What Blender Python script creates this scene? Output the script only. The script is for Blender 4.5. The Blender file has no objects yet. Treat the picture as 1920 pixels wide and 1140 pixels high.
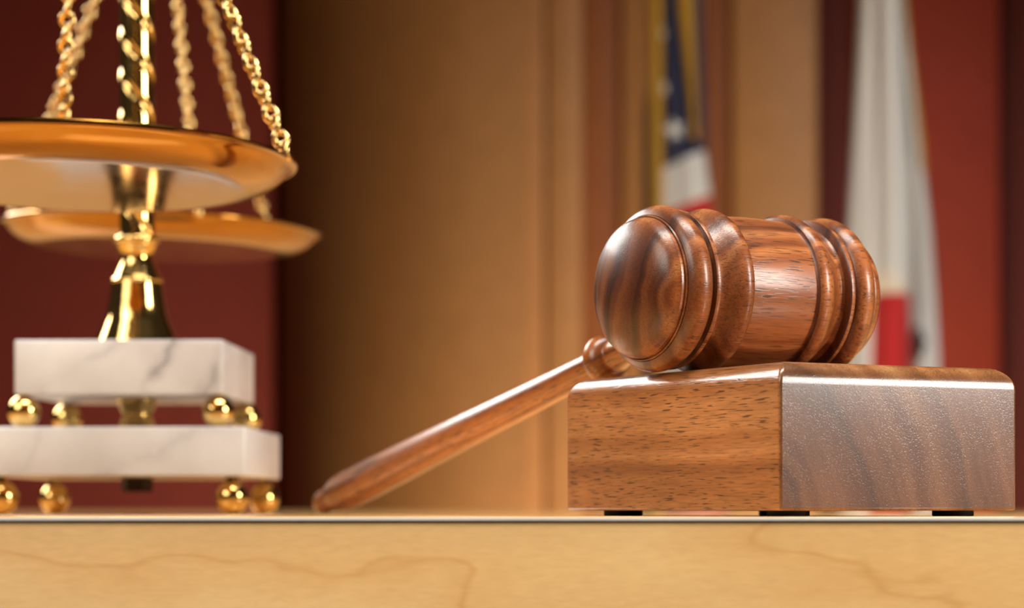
import bpy, bmesh, math, random
from mathutils import Vector, Matrix
random.seed(7)
scn = bpy.context.scene
C = scn.collection

# ------------------------------------------------------------------ camera
TZ = 0.76                     # desk top height above the floor
FPX, HZ = 4700.0, 955.0       # focal length in pixels (1920 wide), horizon row
EYE = TZ + 0.0022
cam = bpy.data.cameras.new('camera'); camo = bpy.data.objects.new('camera', cam); C.objects.link(camo)
camo.location = (0, 0, EYE); camo.rotation_euler = (math.pi/2, 0, 0)
cam.sensor_width = 36; cam.lens = FPX/1920*36
cam.shift_y = (HZ-570)/1920
cam.clip_start = 0.05
cam.dof.use_dof = True; cam.dof.focus_distance = 0.79; cam.dof.aperture_fstop = 11.5
scn.camera = camo

# ------------------------------------------------------------------ world, lights, exposure
w = bpy.data.worlds.new('world'); scn.world = w; w.use_nodes = True
w.node_tree.nodes['Background'].inputs[0].default_value = (1.0, 0.80, 0.62, 1)
w.node_tree.nodes['Background'].inputs[1].default_value = 0.035
scn.view_settings.view_transform = 'Standard'; scn.view_settings.look = 'None'
scn.view_settings.gamma = 1; scn.view_settings.use_curve_mapping = False
scn.view_settings.exposure = 0.0

def area(name, loc, aim, sx, sy, watts, col, spread=180):
    l = bpy.data.lights.new(name, 'AREA'); l.shape = 'RECTANGLE'; l.size = sx; l.size_y = sy
    l.energy = watts; l.color = col; l.spread = math.radians(spread)
    o = bpy.data.objects.new(name, l); C.objects.link(o); o.location = loc
    o.rotation_euler = (Vector(aim)-Vector(loc)).to_track_quat('-Z', 'Y').to_euler()
    return o
area('softbox_back_left', (-1.05, 2.10, 1.66), (0.0, 0.9, 0.8), 1.25, 0.55, 32, (1, 0.96, 0.91))
area('softbox_overhead', (0.15, 0.72, 2.00), (0.08, 0.90, 0.76), 1.0, 0.30, 7, (1, 0.95, 0.88), 100)
area('lamp_right', (1.25, 0.35, 1.20), (0.0, 0.95, 0.82), 0.36, 0.48, 3.6, (1, 0.94, 0.86), 80)
area('lamp_front_left', (-0.95, -0.10, 1.75), (0.05, 0.85, 0.76), 1.1, 0.9, 2.9, (1, 0.93, 0.83), 56)
area('wall_uplight', (0.37, 3.18, 0.06), (0.14, 4.0, 0.50), 0.4, 0.10, 15, (1, 0.76, 0.48))
area('flag_light', (1.3, 1.9, 1.9), (0.45, 3.35, 0.90), 0.3, 0.3, 2.9, (1, 0.96, 0.91), 60)

# ------------------------------------------------------------------ helpers
def lin(r, g, b):
    f = lambda c: (c/255/12.92) if c/255 <= .04045 else ((c/255+.055)/1.055)**2.4
    return (f(r), f(g), f(b), 1)
def at(x, y, Y):
    """pixel -> point on the upright plane at distance Y"""
    return Vector(((x-960)/FPX*Y, Y, EYE+(HZ-y)/FPX*Y))
def mesh_obj(name, verts, faces, mat, parent=None, smooth=None):
    me = bpy.data.meshes.new(name); me.from_pydata([tuple(v) for v in verts], [], faces)
    bm = bmesh.new(); bm.from_mesh(me); bmesh.ops.recalc_face_normals(bm, faces=bm.faces); bm.to_mesh(me); bm.free()
    return link(name, me, mat, parent, smooth)
def link(name, me, mat, parent=None, smooth=None):
    if smooth is not None:
        me.polygons.foreach_set('use_smooth', [True]*len(me.polygons))
        me.set_sharp_from_angle(angle=math.radians(smooth))
    if mat and not me.materials: me.materials.append(mat)
    o = bpy.data.objects.new(name, me); C.objects.link(o)
    if parent: o.parent = parent
    return o
def bm_obj(name, bm, mat, parent=None, smooth=None):
    me = bpy.data.meshes.new(name); bmesh.ops.recalc_face_normals(bm, faces=bm.faces); bm.to_mesh(me); bm.free()
    return link(name, me, mat, parent, smooth)
def empty(name, loc, rz=0):
    o = bpy.data.objects.new(name, None); C.objects.link(o); o.location = loc; o.rotation_euler.z = rz
    o.empty_display_size = .02
    return o
def tag(o, label, cat=None, group=None, kind=None):
    if label: o['label'] = label
    if cat: o['category'] = cat
    if group: o['group'] = group
    if kind: o['kind'] = kind
    return o
def lathe(name, prof, mat, parent=None, seg=64, axis='Z', smooth=35, disp=None):
    """prof: [(r, t)] along the axis, closed at both ends"""
    V, F = [], []
    for r, t in prof:
        for k in range(seg):
            a = 2*math.pi*k/seg; rr = r if disp is None else r+disp(a, t, r)
            p = (rr*math.cos(a), rr*math.sin(a), t)
            V.append(p if axis == 'Z' else (p[2], p[0], p[1]))
    n = len(prof)
    for i in range(n-1):
        for k in range(seg):
            k2 = (k+1) % seg
            F.append((i*seg+k, i*seg+k2, (i+1)*seg+k2, (i+1)*seg+k))
    F.append(tuple(range(seg))[::-1]); F.append(tuple((n-1)*seg+k for k in range(seg)))
    return mesh_obj(name, V, F, mat, parent, smooth)
def spline(pts, m=6):
    """Catmull-Rom through 2-D points"""
    out = []
    for i in range(len(pts)-1):
        p0 = pts[max(i-1, 0)]; p1 = pts[i]; p2 = pts[i+1]; p3 = pts[min(i+2, len(pts)-1)]
        for k in range(m):
            u = k/m
            out.append(tuple(.5*(2*p1[j]+(p2[j]-p0[j])*u+(2*p0[j]-5*p1[j]+4*p2[j]-p3[j])*u*u+(3*p1[j]-p0[j]-3*p2[j]+p3[j])*u**3) for j in range(2)))
    out.append(tuple(pts[-1])); return out
def arc(cx, cr, rad, a0, a1, n=10, sx=1.0):
    """points (r, t) of a turned bead: centre (t=cx, r=cr)"""
    return [(cr+rad*math.sin(math.radians(a0+(a1-a0)*i/n)), cx+sx*rad*math.cos(math.radians(a0+(a1-a0)*i/n))) for i in range(n+1)]
def box(name, x0, x1, y0, y1, z0, z1, mat, parent=None, bev=0, seg=3):
    bm = bmesh.new()
    bmesh.ops.create_cube(bm, size=1, matrix=Matrix.Translation(((x0+x1)/2, (y0+y1)/2, (z0+z1)/2)) @ Matrix.Diagonal((x1-x0, y1-y0, z1-z0, 1)))
    if bev: bmesh.ops.bevel(bm, geom=bm.edges[:], offset=bev, segments=seg, profile=.5, affect='EDGES')
    return bm_obj(name, bm, mat, parent, 40 if bev else None)

# ------------------------------------------------------------------ materials
def newmat(name):
    m = bpy.data.materials.new(name); m.use_nodes = True
    nt = m.node_tree; b = nt.nodes['Principled BSDF']
    return m, nt, b, nt.nodes.new, nt.links.new
def math_node(nt, op, a, b=None, clamp=False):
    n = nt.nodes.new('ShaderNodeMath'); n.operation = op; n.use_clamp = clamp
    for i, v in enumerate((a, b)):
        if v is None: continue
        if isinstance(v, (int, float)): n.inputs[i].default_value = v
        else: nt.links.new(v, n.inputs[i])
    return n.outputs[0]
def ramp(nt, fac, stops, interp='LINEAR'):
    n = nt.nodes.new('ShaderNodeValToRGB'); n.color_ramp.interpolation = interp
    e = n.color_ramp.elements
    while len(e) < len(stops): e.new(.5)
    for el, (p, c) in zip(e, stops): el.position = p; el.color = c if len(c) == 4 else (*c, 1)
    nt.links.new(fac, n.inputs[0]); return n.outputs[0]
def mixc(nt, fac, a, b, mode='MIX'):
    n = nt.nodes.new('ShaderNodeMix'); n.data_type = 'RGBA'; n.blend_type = mode
    for i, v in ((0, fac), (6, a), (7, b)):
        if isinstance(v, (int, float, tuple)): n.inputs[i].default_value = v
        else: nt.links.new(v, n.inputs[i])
    return n.outputs[2]
def noise(nt, vec, scale, detail=2, rough=.5, dist=0, dim='3D'):
    n = nt.nodes.new('ShaderNodeTexNoise'); n.noise_dimensions = dim
    n.inputs['Scale'].default_value = scale; n.inputs['Detail'].default_value = detail
    n.inputs['Roughness'].default_value = rough; n.inputs['Distortion'].default_value = dist
    nt.links.new(vec, n.inputs['W' if dim == '1D' else 'Vector']); return n.outputs[0]
def mapped(nt, sc, loc=(0, 0, 0), rot=(0, 0, 0)):
    t = nt.nodes.new('ShaderNodeTexCoord'); m = nt.nodes.new('ShaderNodeMapping')
    m.inputs['Scale'].default_value = sc; m.inputs['Location'].default_value = loc; m.inputs['Rotation'].default_value = rot
    nt.links.new(t.outputs['Object'], m.inputs[0]); return m.outputs[0]
def flat(name, col, rough=.6, metal=0, spec=.5, sheen=0):
    m, nt, b, N, L = newmat(name)
    v = mapped(nt, (1, 1, 1)); n = noise(nt, v, 30, 3)
    c = mixc(nt, n, tuple(x*.86 for x in col[:3])+(1,), tuple(min(1, x*1.12) for x in col[:3])+(1,))
    L(c, b.inputs['Base Color']); b.inputs['Roughness'].default_value = rough; b.inputs['Metallic'].default_value = metal
    b.inputs['Specular IOR Level'].default_value = spec
    if sheen: b.inputs['Sheen Weight'].default_value = sheen
    return m
def walnut(name, pith=(0, 0), ringf=170, dark=(58, 30, 16), mid=(132, 74, 38), light=(176, 108, 60), rough=.34, coat=.5, pore=.75, off=(0, 0, 0), wobble=.016, coatr=.19, endf=1.0, endc=(.25, .19, .16, 1)):
    """walnut, grain along local X; growth rings around a pith line, open pores as fine dashes"""
    m, nt, b, N, L = newmat(name)
    p = mapped(nt, (1, 1, 1), off)
    s = N('ShaderNodeSeparateXYZ'); L(p, s.inputs[0])
    wob = noise(nt, mapped(nt, (7, 32, 32), off), 1, 3)
    dy = math_node(nt, 'SUBTRACT', s.outputs[1], pith[0]); dz = math_node(nt, 'SUBTRACT', s.outputs[2], pith[1])
    d = math_node(nt, 'SQRT', math_node(nt, 'ADD', math_node(nt, 'MULTIPLY', dy, dy), math_node(nt, 'MULTIPLY', dz, dz)))
    d = math_node(nt, 'ADD', d, math_node(nt, 'MULTIPLY', wob, wobble))
    rings = noise(nt, math_node(nt, 'MULTIPLY', d, ringf), 1, 2.5, .55, 0, '1D')
    base = ramp(nt, rings, [(.22, lin(*dark)), (.47, lin(*mid)), (.70, lin(*light))])
    cloud = noise(nt, mapped(nt, (10, 35, 35), off), 1, 3)
    base = mixc(nt, .5, base, ramp(nt, cloud, [(.3, (.42, .38, .36)), (.7, (1.25, 1.2, 1.15))]), 'MULTIPLY')
    fib = noise(nt, mapped(nt, (70, 1500, 1500), off), 1, 3, .6)
    base = mixc(nt, .6, base, ramp(nt, fib, [(.3, (.55, .5, .48)), (.7, (1.25, 1.25, 1.25))]), 'MULTIPLY')
    tc = N('ShaderNodeTexCoord'); sn = N('ShaderNodeSeparateXYZ'); L(tc.outputs['Normal'], sn.inputs[0])
    nx = math_node(nt, 'POWER', math_node(nt, 'ABSOLUTE', sn.outputs[0]), 1.6)      # end grain drinks more oil: darker, greyer
    base = mixc(nt, math_node(nt, 'MULTIPLY', nx, endf), base, mixc(nt, 1.0, base, endc, 'MULTIPLY'))
    por = noise(nt, mapped(nt, (130, 2100, 2100), (.3, .1, .2)), 1, 1.5, .5)
    pm = ramp(nt, por, [(.565, (0, 0, 0)), (.65, (1, 1, 1))])
    patch = ramp(nt, noise(nt, mapped(nt, (25, 60, 60), (.7, .1, .3)), 1, 1), [(.3, (.35,)*3), (.52, (1,)*3)])
    pm = math_node(nt, 'MULTIPLY', math_node(nt, 'MULTIPLY', pm, patch), math_node(nt, 'SUBTRACT', 1.0, math_node(nt, 'MULTIPLY', nx, .8)))
    base = mixc(nt, math_node(nt, 'MULTIPLY', pm, pore), base, lin(34, 17, 10))
    L(base, b.inputs['Base Color'])
    b.inputs['Roughness'].default_value = rough; b.inputs['Specular IOR Level'].default_value = .3
    b.inputs['Coat Weight'].default_value = coat; b.inputs['Coat Roughness'].default_value = coatr
    bp = N('ShaderNodeBump'); bp.inputs['Strength'].default_value = .13; bp.inputs['Distance'].default_value = .0004; bp.invert = True
    L(pm, bp.inputs['Height']); L(bp.outputs[0], b.inputs['Normal']); L(bp.outputs[0], b.inputs['Coat Normal'])
    return m
def maple(name, rough=.38):
    m, nt, b, N, L = newmat(name)
    n1 = noise(nt, mapped(nt, (7, 7, 22), (.37, 0, .11)), 1, 3.5, .5, .3)
    s = N('ShaderNodeSeparateXYZ'); L(mapped(nt, (1, 1, 1)), s.inputs[0])
    lean = math_node(nt, 'ADD', math_node(nt, 'MULTIPLY', s.outputs[2], 26), math_node(nt, 'MULTIPLY', s.outputs[0], 7))
    line = math_node(nt, 'FRACT', math_node(nt, 'ADD', lean, math_node(nt, 'MULTIPLY', n1, 2.4)))
    base = ramp(nt, line, [(.0, lin(234, 185, 119)), (.035, lin(225, 172, 106)), (.07, lin(236, 188, 122)), (.75, lin(240, 197, 133)), (1, lin(234, 185, 119))])
    fl = noise(nt, mapped(nt, (160, 300, 700)), 1, 3, .6)
    base = mixc(nt, .35, base, ramp(nt, fl, [(.3, (.8, .76, .7)), (.7, (1.1, 1.1, 1.1))]), 'MULTIPLY')
    cl = noise(nt, mapped(nt, (9, 10, 30)), 1, 2)
    base = mixc(nt, .4, base, ramp(nt, cl, [(.3, (.88, .82, .76)), (.7, (1.05, 1.05, 1.05))]), 'MULTIPLY')
    L(base, b.inputs['Base Color']); b.inputs['Roughness'].default_value = rough
    return m
def marble(name, veins, amt=.7):
    """white marble; veins: (x0, slope, width, wobble) planes through the stone, bent by noise"""
    m, nt, b, N, L = newmat(name)
    v = mapped(nt, (1, 1, 1)); s = N('ShaderNodeSeparateXYZ'); L(v, s.inputs[0])
    col = ramp(nt, noise(nt, v, 24, 3), [(.3, lin(196, 191, 188)), (.65, lin(218, 215, 213))])
    for k, (x0, z0, dx, dz, wid, wob) in enumerate(veins):
        n = math_node(nt, 'SUBTRACT', noise(nt, mapped(nt, (1, 1, 1), (k*.7+.2, .4, .1*k)), 38, 4, .6), .5)
        a = math_node(nt, 'MULTIPLY', math_node(nt, 'SUBTRACT', s.outputs[0], x0), dz)
        c = math_node(nt, 'MULTIPLY', math_node(nt, 'SUBTRACT', s.outputs[2], z0), dx)
        d = math_node(nt, 'ABSOLUTE', math_node(nt, 'ADD', math_node(nt, 'SUBTRACT', a, c), math_node(nt, 'MULTIPLY', n, wob)))
        f = ramp(nt, math_node(nt, 'DIVIDE', d, wid), [(0, (1, 1, 1)), (.3, (.45,)*3), (1, (0, 0, 0))])
        k2 = ramp(nt, noise(nt, mapped(nt, (1, 1, 1), (k*1.3, .9, .2)), 45, 2), [(.38, (.12,)*3), (.6, (1,)*3)])
        col = mixc(nt, math_node(nt, 'MULTIPLY', math_node(nt, 'MULTIPLY', f, k2), amt), col, lin(118, 114, 116))
    L(col, b.inputs['Base Color']); b.inputs['Roughness'].default_value = .3
    b.inputs['Subsurface Weight'].default_value = .15; b.inputs['Subsurface Radius'].default_value = (.004, .004, .004)
    return m
def brass(name, col=(214, 164, 78), rough=.13, brushed=0):
    m, nt, b, N, L = newmat(name)
    v = mapped(nt, (1, 1, 1)); n = noise(nt, v, 60, 3)
    L(mixc(nt, n, lin(*[int(c*.93) for c in col]), lin(*col)), b.inputs['Base Color'])
    b.inputs['Metallic'].default_value = 1
    L(ramp(nt, n, [(.3, (rough*.8,)*3), (.7, (rough*1.2,)*3)]), b.inputs['Roughness'])
    return m
def cloth(name, col):
    m, nt, b, N, L = newmat(name)
    n = noise(nt, mapped(nt, (900, 900, 900)), 1, 1)
    L(mixc(nt, n, tuple(x*.85 for x in col[:3])+(1,), col), b.inputs['Base Color'])
    b.inputs['Roughness'].default_value = .75; b.inputs['Sheen Weight'].default_value = .15
    return m

M_HEAD = walnut('walnut_head', pith=(.09, .02), ringf=150, rough=.38, coat=.38, dark=(82, 40, 18), mid=(158, 90, 46), light=(198, 128, 74))
M_HANDLE = walnut('walnut_handle', pith=(.02, .015), ringf=210, dark=(84, 42, 18), mid=(160, 92, 42), light=(200, 128, 66), rough=.3, endf=.4)
M_BLOCK = walnut('walnut_block', pith=(.030, -.012), ringf=78, dark=(120, 72, 38), mid=(172, 113, 64), light=(204, 146, 92), rough=.36, coat=.7, coatr=.15, endc=(.30, .27, .27, 1), wobble=.011)
M_MAPLE = maple('maple_veneer'); M_TOP = maple('polished_maple_top', .12)
M_HIGHLIGHT = flat('pale_edge_highlight', lin(244, 240, 234), .2); M_EDGE = flat('dark_edge_line', lin(70, 44, 30), .5)  # the pale one is the desk edge's highlight put into colour
M_MARBLE1 = marble('white_marble_veined', [(-.022, .064, .85, .5, .0050, .018), (.018, .064, .5, .87, .004, .02), (.041, .066, .35, .93, .0055, .016)])
M_MARBLE2 = marble('white_marble', [(-.035, .028, .6, .8, .006, .03), (.02, .028, .9, .4, .007, .03)], .22)
M_BRASS = brass('polished_brass', (232, 192, 118), .1); M_PAN = brass('pan_brass', (170, 121, 56), .11); M_CHAIN = brass('chain_brass', (228, 190, 122), .25)
M_RUBBER = flat('black_rubber', lin(22, 20, 20), .6); M_NUT = flat('dark_steel', lin(70, 55, 48), .4, .8)
M_RED = flat('deep_red_panel', lin(130, 43, 29), .7); M_RED2 = flat('brick_red_panel', lin(162, 54, 27), .65); M_DRED = flat('dark_red_strip', lin(96, 28, 18), .7)
M_TAN = flat('tan_wood_panel', lin(186, 134, 82), .55); M_BROWN = flat('brown_strip', lin(150, 90, 48), .55)
M_FLOOR = flat('floor_carpet', lin(70, 46, 36), .9)
M_NAVY = cloth('navy_cloth', lin(34, 38, 72)); M_WHITE = cloth('white_cloth', lin(232, 228, 220)); M_FRED = cloth('red_cloth', lin(206, 26, 24))
M_GOLD = cloth('gold_fringe', lin(206, 152, 28)); M_POLE = flat('oak_flagpole', lin(120, 74, 36), .4); M_INK = cloth('brown_print', lin(60, 36, 28))

# ------------------------------------------------------------------ the room
fl = box('floor', -3.5, 3.5, -1.5, 4.6, -.05, 0, M_FLOOR); tag(fl, 'dark carpeted floor under the desk and flags', kind='structure')
WY = 4.0
def X(px, Y=WY): return (px-960)/FPX*Y
back = box('wall_back', -3.5, 3.5, WY+.14, WY+.24, 0, 2.9, M_BROWN)
tag(back, 'panelled courtroom wall in deep red and tan wood', kind='structure')
def panel(name, x0, x1, y0, mat, bev=.004): return box(name, X(x0, y0), X(x1, y0), y0, WY+.139, 0.0, 2.9, mat, back, bev, 2)
panel('panel', -2600, 510, WY+.02, M_RED)
# big rounded column between the red panel and the pilaster
V, F = [], []
R = X(988)-X(512); n = 32
for i in range(n+1):
    a = math.pi - (math.pi/2)*i/n
    for z in (0, 2.9): V.append((X(988)+R*math.cos(a), WY+.13 - .30*math.sin(a), z))
V += [(X(988), WY+.139, 0), (X(988), WY+.139, 2.9)]
for i in range(n+1): F.append((2*i, 2*i+2, 2*i+3, 2*i+1))
F.append((1, 2*n+3, 2*n+2, 0))
mesh_obj('column', V, F, M_TAN, back, 40)
panel('pilaster', 978, 1021, WY-.145, M_TAN); panel('pilaster', 1023, 1094, WY-.155, M_TAN, .012)
panel('dark_strip', 1094, 1168, WY-.105, M_BROWN)  # darker brown strip set a little behind the pilasters
panel('pilaster', 1165, 1322, WY-.125, M_TAN, .01)
panel('dark_strip', 1318, 1374, WY-.10, M_BROWN)  # same darker brown, right of the striped flag
panel('pilaster', 1372, 1535, WY-.125, M_TAN, .01)
panel('dark_strip', 1525, 1610, WY+.05, M_DRED); panel('panel', 1608, 1875, WY+.02, M_RED2); panel('dark_strip', 1875, 1990, WY+.08, M_DRED); panel('panel', 1990, 4600, WY+.02, M_RED2)  # darker red strips on either side of the brick red panel

# ------------------------------------------------------------------ desk
desk = empty('desk', (0, 1.1, 0)); tag(desk, 'pale maple desk with a thin polished top and wavy grain front', 'desk')
def local(o, par): o.matrix_parent_inverse = Matrix.Translation(-Vector(par.location)); return o
YF = .70
local(box('top', -1.0, 1.0, YF-.0006, 2.3, TZ-.0011, TZ, M_TOP, desk, .0005, 4), desk)
local(box('edge_highlight', -1.0, 1.0, YF-.0011, YF-.0006, TZ-.0010, TZ-.0001, M_HIGHLIGHT, desk, .0001, 2), desk)  # white strip painted in for the glint along the desk's front edge
local(box('edge_line', -.999, .999, YF+.0004, 2.299, TZ-.00125, TZ-.0011, M_EDGE, desk), desk)
local(box('front_panel', -1.0, 1.0, YF, YF+.03, .08, TZ-.00125, M_MAPLE, desk, .0004, 2), desk)
local(box('side_panel', -1.0, -.97, YF+.031, 2.25, 0, TZ-.00125, M_MAPLE, desk), desk)
local(box('side_panel', .97, 1.0, YF+.031, 2.25, 0, TZ-.00125, M_MAPLE, desk), desk)
local(box('back_panel', -.969, .969, 2.22, 2.24, .08, TZ-.00125, M_MAPLE, desk), desk)

# ------------------------------------------------------------------ sounding block
P0 = Vector((.0801, .750)); PL = Vector((.0188, .864)); LL, LR = .1294, .0902
ang = math.atan2(PL.y-P0.y, PL.x-P0.x)
blk = empty('sounding_block', (P0.x, P0.y, TZ), ang)
tag(blk, 'rounded walnut sounding block on small black feet under the gavel head', 'sounding block')
BZ0, BZ1 = .0018, .0469
bm = bmesh.new()
bmesh.ops.create_cube(bm, size=1, matrix=Matrix.Translation((LL/2, -LR/2, (BZ0+BZ1)/2)) @ Matrix.Diagonal((LL, LR, BZ1-BZ0, 1)))
top = [e for e in bm.edges if all(v.co.z > .03 for v in e.verts)]
bmesh.ops.bevel(bm, geom=top, offset=.007, segments=10, profile=.5, affect='EDGES')
body = bm_obj('block_body', bm, M_BLOCK, blk, 28)
bv = body.modifiers.new('edge_softening', 'BEVEL'); bv.width = .0009; bv.segments = 3; bv.limit_method = 'ANGLE'; bv.angle_limit = math.radians(40)
for fx, fy in ((.013, -.012), (LL-.018, -.012), (.013, -LR+.015), (LL-.018, -LR+.015)):
    f = lathe('foot', [(.0062, 0), (.0066, .0003), (.0066, BZ0)], M_RUBBER, blk, 24); f.location = (fx, fy, 0)

# ------------------------------------------------------------------ gavel
HR = .0272
U = Vector((.839, .545, 0)).normalized()
h0 = Vector((.0470, .8180, TZ+BZ1+HR))                 # centre of the front bead
hm = h0 + U*.034
gav = empty('gavel', hm, math.atan2(U.y, U.x))
tag(gav, 'polished walnut gavel resting on its block, handle sloping down to the desk', 'gavel')
mm = .001
half = []                                              # from the rim of the domed end to the middle, t measured from the bead crest
half += [(21.2, -5.4), (23.4, -5.4), (23.7, -5.0), (23.6, -4.6)]
half += [(r, t) for r, t in arc(0, 22.2, 5.0, 160, 28, 14)]
half += [(25.3, 5.0), (26.0, 5.2), (26.2, 5.8), (26.1, 6.6), (25.5, 7.0), (24.2, 7.2)]
half += spline([(23.3, 7.5), (22.9, 8.6), (23.3, 10.2), (24.6, 12.4), (26.2, 14.6), (27.0, 16.4), (27.2, 17.8), (26.9, 19.2), (26.2, 20.2)], 4)
half += [(25.4, 20.4), (25.0, 20.7), (25.2, 25), (25.35, 30), (25.4, 34)]
prof = [(r*mm, (t-34)*mm) for r, t in half]
prof += [(r, -t) for r, t in reversed(prof[:-1])]
head = lathe('head', prof, M_HEAD, gav, 128, 'X', 32)
dome = [(22.9, -5.2), (22.9, -6.6), (22.6, -7.0)] + [(22.6*math.cos(a), -7.0-8.2*math.sin(a)) for a in [math.radians(9*i) for i in range(1, 10)]] + [(.6, -15.2)]
for s in (1, -1):
    lathe('end_cap', [(r*mm, s*(t-34)*mm) for r, t in dome], M_HEAD, head, 128, 'X', 32)
# handle: local X runs away from the head, down to the desk top
he = Vector((-.0744, 1.0790, TZ+.0086))
hv = he-hm; hl = hv.length
q = hv.to_track_quat('X', 'Z')
hand = lathe('handle', [(r*mm, t*mm) for r, t in
    [(5.0, 22), (5.0, 60)] + spline([(5.1, 66), (5.3, 70), (5.8, 73.2), (6.3, 74.2)], 3) +
    [(5.5, 76), (5.4, 84), (5.4, 88.6)] +
    spline([(5.5, 90), (5.7, 110), (6.4, 155), (7.3, 205), (8.1, 255), (8.3, 276), (8.15, 285), (7.6, 291), (6.5, 294.6)], 6) +
    spline([(5.3, 295.4), (5.9, 296.8), (6.0, 298.2), (5.5, 299.4)], 3) +
    spline([(4.3, 300.2), (4.8, 301.8), (5.3, 304), (5.2, 306.8), (4.4, 309.6), (2.9, 311.6), (.6, 312.4)], 4)], M_HANDLE, None, 64, 'X', 38)
col = lathe('collar', [(r*mm, t*mm) for r, t in [(5.0, 76.5)] + arc(81, 4.8, 4.5, 174, 6, 16, 1.05) + [(5.0, 85.5)]], M_HANDLE, None, 64, 'X', 38)
for o, par in ((hand, gav), (col, hand)):
    o.parent = par
gi = gav.matrix_basis.inverted()
hand.matrix_basis = Matrix.LocRotScale(gav.location, gav.rotation_euler, None).inverted() @ Matrix.LocRotScale(hm, q, None)

# ------------------------------------------------------------------ balance scale
CX, CY = -.1713, 1.145
sc = empty('balance_scale', (CX, CY, TZ)); tag(sc, 'brass balance scale with chained pans on a stepped white marble base', 'scale')
def slab(name, hw, y0, y1, z0, z1, mat, rz, dx=0):
    o = box(name, -hw+dx, hw+dx, y0, y1, z0, z1, mat, sc, .0011, 3); o.rotation_euler.z = rz; return o
RZ = math.radians(-1.6)
slab('marble_slab', .0573, -.057, .068, .0166, .0381, M_MARBLE2, RZ)
slab('marble_slab', .0460, -.046, .058, .0525, .0766, M_MARBLE1, RZ)
bm = bmesh.new(); bmesh.ops.create_uvsphere(bm, u_segments=32, v_segments=20, radius=.0073)
ball = bpy.data.meshes.new('ball_foot'); bm.to_mesh(ball); bm.free()
for hx, ya, yb, z in ((.0505, -.0495, .060, .0083), (.0430, -.040, .053, .0453)):
    for x in (-hx, hx):
        for y in (ya, yb):
            o = link('ball_foot', ball, M_BRASS, sc, 180)
            o.location = Vector((x, y, z)) @ Matrix.Rotation(-RZ, 3, 'Z'); o.location.z = z if z > .02 else .0073
            if z < .02: o.scale = (1.0, 1.0, 1.0); 
for (x, y) in [(sx*.0505, y) for sx in (-1, 1) for y in (-.0495, .060)]:
    o = lathe('foot_stud', [(.003, .0135), (.003, .0166)], M_BRASS, sc, 16); o.location = Vector((x, y, 0)) @ Matrix.Rotation(-RZ, 3, 'Z')
lathe('spacer', [(r*mm, z*mm) for r, z in spline([(9.4, 38.1), (8.6, 40), (7.0, 44.5), (7.4, 47), (9.2, 50.5), (10, 52.5)], 5)], M_BRASS, sc, 48)
lathe('nut', [(.0068, .0102), (.0072, .011), (.0072, .0166)], M_NUT, sc, 6, smooth=20)
bell = spline([(19.2, 76.6), (18.6, 78.5), (16.1, 84.6), (13.7, 91), (12.5, 98.4), (11.6, 105)], 6)
bell += spline([(11.5, 105.6), (11.9, 106.6), (11.2, 107.6)], 4) + spline([(10.6, 108), (9.4, 110.6), (7.5, 115), (7.1, 117.6), (7.8, 120), (9.0, 122.4), (9.4, 123.6)], 5)
lathe('bell_base', [(r*mm, z*mm) for r, z in bell], M_BRASS, sc, 72)
lathe('ring', [(r*mm, z*mm) for r, z in [(8.5, 123.6)] + [(9.2+1.3*math.sin(math.radians(a)), 125.2-1.5*math.cos(math.radians(a))) for a in range(0, 181, 20)] + [(8.4, 126.8)]], M_BRASS, sc, 72)
def twist(a, t, r):
    u = ((t*1000 + 56*a/(2*math.pi)) / 18.667) % 1.0
    d = abs(u-.5)
    return -.0012*max(0, 1-(d/.17)**2)
lathe('shaft', [(.0080, .1266+.0006*i) for i in range(int((.345-.1266)/.0006))], M_BRASS, sc, 120, disp=twist, smooth=60)
lathe('finial', [(r*mm, z*mm) for r, z in spline([(9.5, 344), (11, 347), (9, 351), (8.2, 356), (8.5, 362), (10, 366), (8, 371), (5, 376), (7, 382), (7.5, 387), (5, 393), (.8, 397)], 5)], M_BRASS, sc, 48)
# pans: local points relative to the foot of the column
def loc(px, Y): return ((px-960)/FPX*Y-CX, Y-CY)
PANS = [dict(c=loc(150, .974), z=.137, hook=.341, rx=1.9, ry=.9, ph=(-10, 105, 224)),
        dict(c=loc(301, 1.316), z=.1482, hook=.3545, rx=0.2, ry=1.7, ph=(-69, 51, 171))]
PR = .0835
pp = [(61, -10), (66, -9.6), (71, -8.3), (75.8, -6), (79.3, -3.2), (81.6, -.6), (83.0, .0)]
outer = [(.5, -10), (30, -10), (60, -10)] + spline(pp, 4)
inner = [(84.0, .1), (84.2, .9), (83.6, 1.7), (82.6, 1.7), (81.8, 1.0), (80.6, .3)] + [(r-.9, z+.9) for r, z in reversed(spline(pp[:-2], 3))] + [(30, -9.1), (.5, -9.1)]
# beam between the two hooks
h1 = Vector((*PANS[0]['c'], PANS[0]['hook']+.012)); h2 = Vector((*PANS[1]['c'], PANS[1]['hook']+.012))
bmv = h2-h1; nb = 40; V, F = [], []
for i in range(nb+1):
    u = i/nb; c = h1+bmv*u; c.z += .014*math.sin(math.pi*u)*abs(math.cos(math.pi*u))**.3
    r = .0022+.0028*math.sin(math.pi*u)
    side = Vector((bmv.y, -bmv.x, 0)).normalized()
    for k in range(12):
        a = 2*math.pi*k/12; V.append(c+side*(r*math.cos(a))+Vector((0, 0, 1.5*r*math.sin(a))))
for i in range(nb):
    for k in range(12): F.append((i*12+k, i*12+(k+1) % 12, (i+1)*12+(k+1) % 12, (i+1)*12+k))
F += [tuple(range(12)), tuple(nb*12+k for k in range(12))]
mesh_obj('beam', V, F, M_BRASS, sc, 50)
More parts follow.
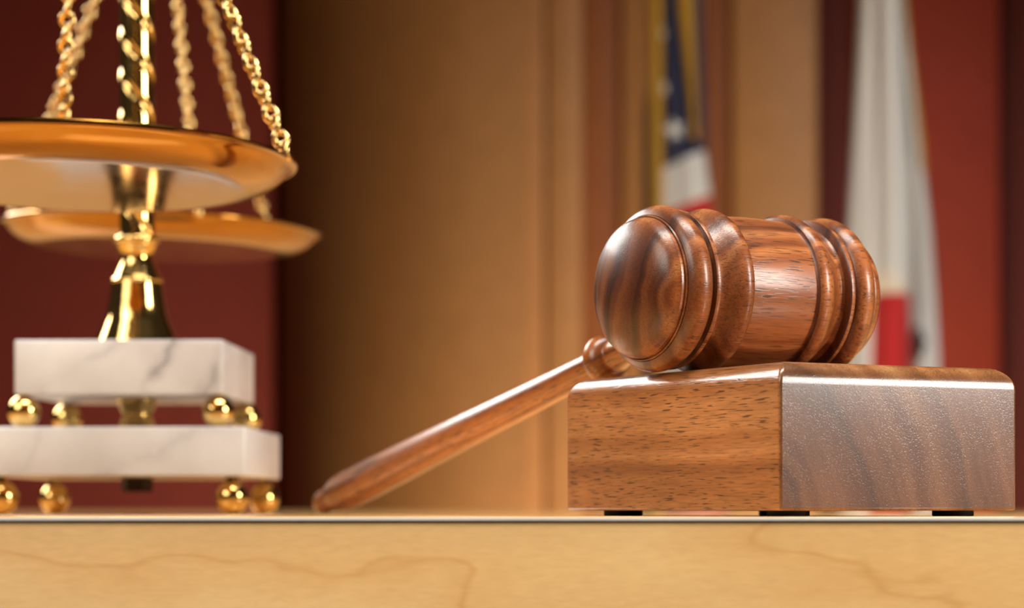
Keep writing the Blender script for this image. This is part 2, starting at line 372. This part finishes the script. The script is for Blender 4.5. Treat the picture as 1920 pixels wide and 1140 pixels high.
# one chain link, shared by all: a slightly twisted oval ring
LINK_L, LINK_W, WIRE = .0086, .0062, .00122
def ring_mesh(name, a, b, wr, tw=0.0, n=18, k=8):
    V, F = [], []
    for i in range(n):
        t = 2*math.pi*i/n; c = Vector((b*math.cos(t), 0, a*math.sin(t)))
        tg = Vector((-b*math.sin(t), 0, a*math.cos(t))).normalized(); nr = tg.cross(Vector((0, 1, 0)))
        for j in range(k):
            s = 2*math.pi*j/k; v = c+nr*(wr*math.cos(s))+Vector((0, wr*math.sin(s), 0))
            g = tw*v.z/a; V.append((v.x*math.cos(g)-v.y*math.sin(g), v.x*math.sin(g)+v.y*math.cos(g), v.z))
    for i in range(n):
        for j in range(k): F.append((i*k+j, ((i+1) % n)*k+j, ((i+1) % n)*k+(j+1) % k, i*k+(j+1) % k))
    me = bpy.data.meshes.new(name); me.from_pydata(V, [], F)
    me.polygons.foreach_set('use_smooth', [True]*len(me.polygons)); me.materials.append(M_CHAIN); return me
LINK = ring_mesh('link', LINK_L/2-WIRE, LINK_W/2-WIRE/2, WIRE, .5)
HOOK = ring_mesh('chain', .0042, .0034, .0010); EYE_M = ring_mesh('chain_eye', .0026, .0022, .0008)
for P in PANS:
    pan = lathe('pan', [(r*mm, z*mm) for r, z in outer+inner], M_PAN, sc, 144, smooth=40)
    pan.location = (*P['c'], P['z']); pan.rotation_euler = (math.radians(-P['rx']), math.radians(P['ry']), 0)
    pm = Matrix.LocRotScale(pan.location, pan.rotation_euler, None)
    hk = Vector((*P['c'], P['hook']))
    for ph in P['ph']:
        a = math.radians(ph); e = pm @ Vector((PR*1.0*math.cos(a), PR*1.0*math.sin(a), .001))
        ch = bpy.data.objects.new('chain', HOOK); C.objects.link(ch); ch.parent = sc
        top_pt = hk + Vector((math.cos(a)*.005, math.sin(a)*.005, 0))
        ch.location = top_pt; ch.rotation_euler = (0, 0, a)
        d = top_pt-e; L_ = d.length; dn = d.normalized(); n = round(L_/.0056); qd = dn.to_track_quat('Z', 'Y')
        for i in range(n):
            p = e+d*((i+.45)/n) - Vector((0, 0, 1))*.004*math.sin(math.pi*(i+.5)/n)
            l = bpy.data.objects.new('link', LINK); C.objects.link(l); l.parent = ch
            tw = Matrix.Rotation(math.radians(25 + (90 if i % 2 else 0) + i*4 + random.uniform(-9, 9)), 4, 'Z')
            wm = Matrix.Translation(p) @ qd.to_matrix().to_4x4() @ tw
            l.matrix_basis = Matrix.LocRotScale(ch.location, ch.rotation_euler, None).inverted() @ wm

# ------------------------------------------------------------------ flags
def interp(tab, y):
    if y <= tab[0][0]: return tab[0][1]
    for (y0, a), (y1, b) in zip(tab, tab[1:]):
        if y <= y1: return a+(b-a)*(y-y0)/(y1-y0)
    return tab[-1][1]
def fold(name, left, right, ytl, ytr, ybl, ybr, Y, bulge, mat, parent, wave=0, nx=10, ny=28):
    """one hanging fold of cloth: edges from pixel rows, rounded toward the room, top and bottom rows may slope"""
    V, F = [], []
    for j in range(ny+1):
        for i in range(nx+1):
            u = i/nx; y = (ytl+(ytr-ytl)*u)*(1-j/ny)+(ybl+(ybr-ybl)*u)*(j/ny)
            l, r = interp(left, y), interp(right, y); x = l+(r-l)*u
            p = at(x, y, Y); p.y -= bulge*math.sin(math.pi*u) + wave*math.sin(3*math.pi*u+.004*y)
            V.append(p-parent.location)
    for j in range(ny):
        for i in range(nx):
            a = j*(nx+1)+i; F.append((a, a+1, a+nx+2, a+nx+1))
    o = mesh_obj(name, V, F, mat, parent, 60)
    s = o.modifiers.new('thickness', 'SOLIDIFY'); s.thickness = .0022; s.offset = 1
    return o
def flag_stand(name, px, Y):
    root = empty(name, (X(px, Y), Y+.012, 0))
    lathe('pole', [(.0125, .03), (.0125, 2.3)], M_POLE, root, 24)
    lathe('base', [(r, z) for r, z in spline([(.14, 0), (.14, .015), (.09, .03), (.03, .05), (.022, .10)], 4)], M_GOLD, root, 40)
    lathe('finial', [(r, z) for r, z in spline([(.016, 2.3), (.02, 2.32), (.014, 2.35), (.024, 2.38), (.004, 2.44)], 4)], M_GOLD, root, 24)
    return root
UY = 3.3
us = flag_stand('flag', 1272, UY)
tag(us, 'furled navy, red and white striped flag with gold fringe, behind the gavel head', 'flag')
TOPY, BOTY = -900, 1060
fold('canton_fold', [(0, 1295), (280, 1304)], [(0, 1312), (280, 1322)], TOPY, TOPY, 300, 292, UY+.02, .01, M_NAVY, us)
fold('rear_fold', [(150, 1219), (200, 1209), (1000, 1203)], [(0, 1236)], 100, 60, BOTY, BOTY, UY+.015, .008, M_NAVY, us)
can = fold('canton', [(0, 1235)], [(-900, 1262), (0, 1272), (120, 1284), (245, 1298), (300, 1310)], TOPY, TOPY, 320, 286, UY, .016, M_NAVY, us)
fold('fringe', [(0, 1219), (400, 1221)], [(0, 1238), (400, 1240)], TOPY, TOPY, BOTY, BOTY, UY-.016, .008, M_GOLD, us, .0008)
fold('fringe', [(-900, 1262), (0, 1271), (120, 1287), (230, 1299), (265, 1304)], [(-900, 1290), (0, 1296), (120, 1300), (230, 1304), (265, 1306)], TOPY, TOPY, 262, 262, UY-.018, .008, M_GOLD, us, .0008)
y = 320; SL = [(0, 1236), (1000, 1232)]; SR = [(270, 1318), (390, 1334), (700, 1352), (1060, 1366)]
for k in range(9):
    y2 = min(y+84, BOTY)
    fold('stripe', SL, SR, y, y-38, y2, y2-38, UY, .017, M_FRED if k % 2 else M_WHITE, us, .004, 14, 8); y = y2
def star(px, py, Y, rpx, rot, sx=1):
    c = at(px, py, Y); r = rpx/FPX*Y; V = []
    for z in (0, .002):
        V.append(Vector((0, z, 0)))
        for k in range(10):
            a = math.radians(90+36*k+rot); q = r*(1 if k % 2 == 0 else .45); V.append(Vector((q*math.cos(a)*sx, z, q*math.sin(a))))
    F = []
    for k in range(10):
        k2 = (k+1) % 10; F += [(0, 1+k, 1+k2), (11, 12+k2, 12+k), (1+k, 12+k, 12+k2, 1+k2)]
    o = mesh_obj('star', V, F, M_WHITE, us); o.location = c-us.location; return o
star(1265, 243, UY-.019, 22, 12); star(1247, 165, UY-.014, 17, 30, .5); star(1244, 62, UY-.013, 17, -10, .4); star(1256, -30, UY-.017, 20, 5, .8)

WYF = 3.4
cf = flag_stand('flag', 1662, WYF)
tag(cf, 'hanging white flag with a red lower band in front of the red wall', 'flag')
fold('cloth_fold', [(-900, 1630), (0, 1613), (250, 1600), (430, 1590), (700, 1584), (1060, 1575)], [(0, 1655)], TOPY, TOPY, BOTY, BOTY, WYF, .02, M_WHITE, cf, .004)
fold('cloth_fold', [(0, 1672), (400, 1690)], [(-900, 1680), (0, 1693), (110, 1705), (250, 1723), (430, 1745), (600, 1757), (700, 1762), (1060, 1772)], TOPY, TOPY, BOTY, BOTY, WYF+.02, .012, M_WHITE, cf, .008)
ML = [(-900, 1648), (0, 1644), (300, 1640), (550, 1632), (680, 1624), (1060, 1612)]; MR = [(-900, 1672), (0, 1682), (250, 1692), (550, 1704), (1060, 1712)]
fold('cloth_fold', ML, MR, TOPY, TOPY, 552, 552, WYF-.015, .026, M_WHITE, cf, .003)
fold('red_band', ML, MR, 552, 552, BOTY, BOTY, WYF-.015, .026, M_FRED, cf, .003)
fold('fringe', [(-900, 1678), (0, 1690), (110, 1702), (250, 1720), (320, 1731)], [(-900, 1684), (0, 1696), (110, 1708), (250, 1726), (320, 1733)], TOPY, TOPY, 320, 320, WYF+.012, .004, M_GOLD, cf)
fold('printed_mark', [(610, 1714), (640, 1710), (670, 1716)], [(610, 1722), (640, 1734), (670, 1728)], 616, 612, 664, 668, WYF-.002, .006, M_INK, cf)
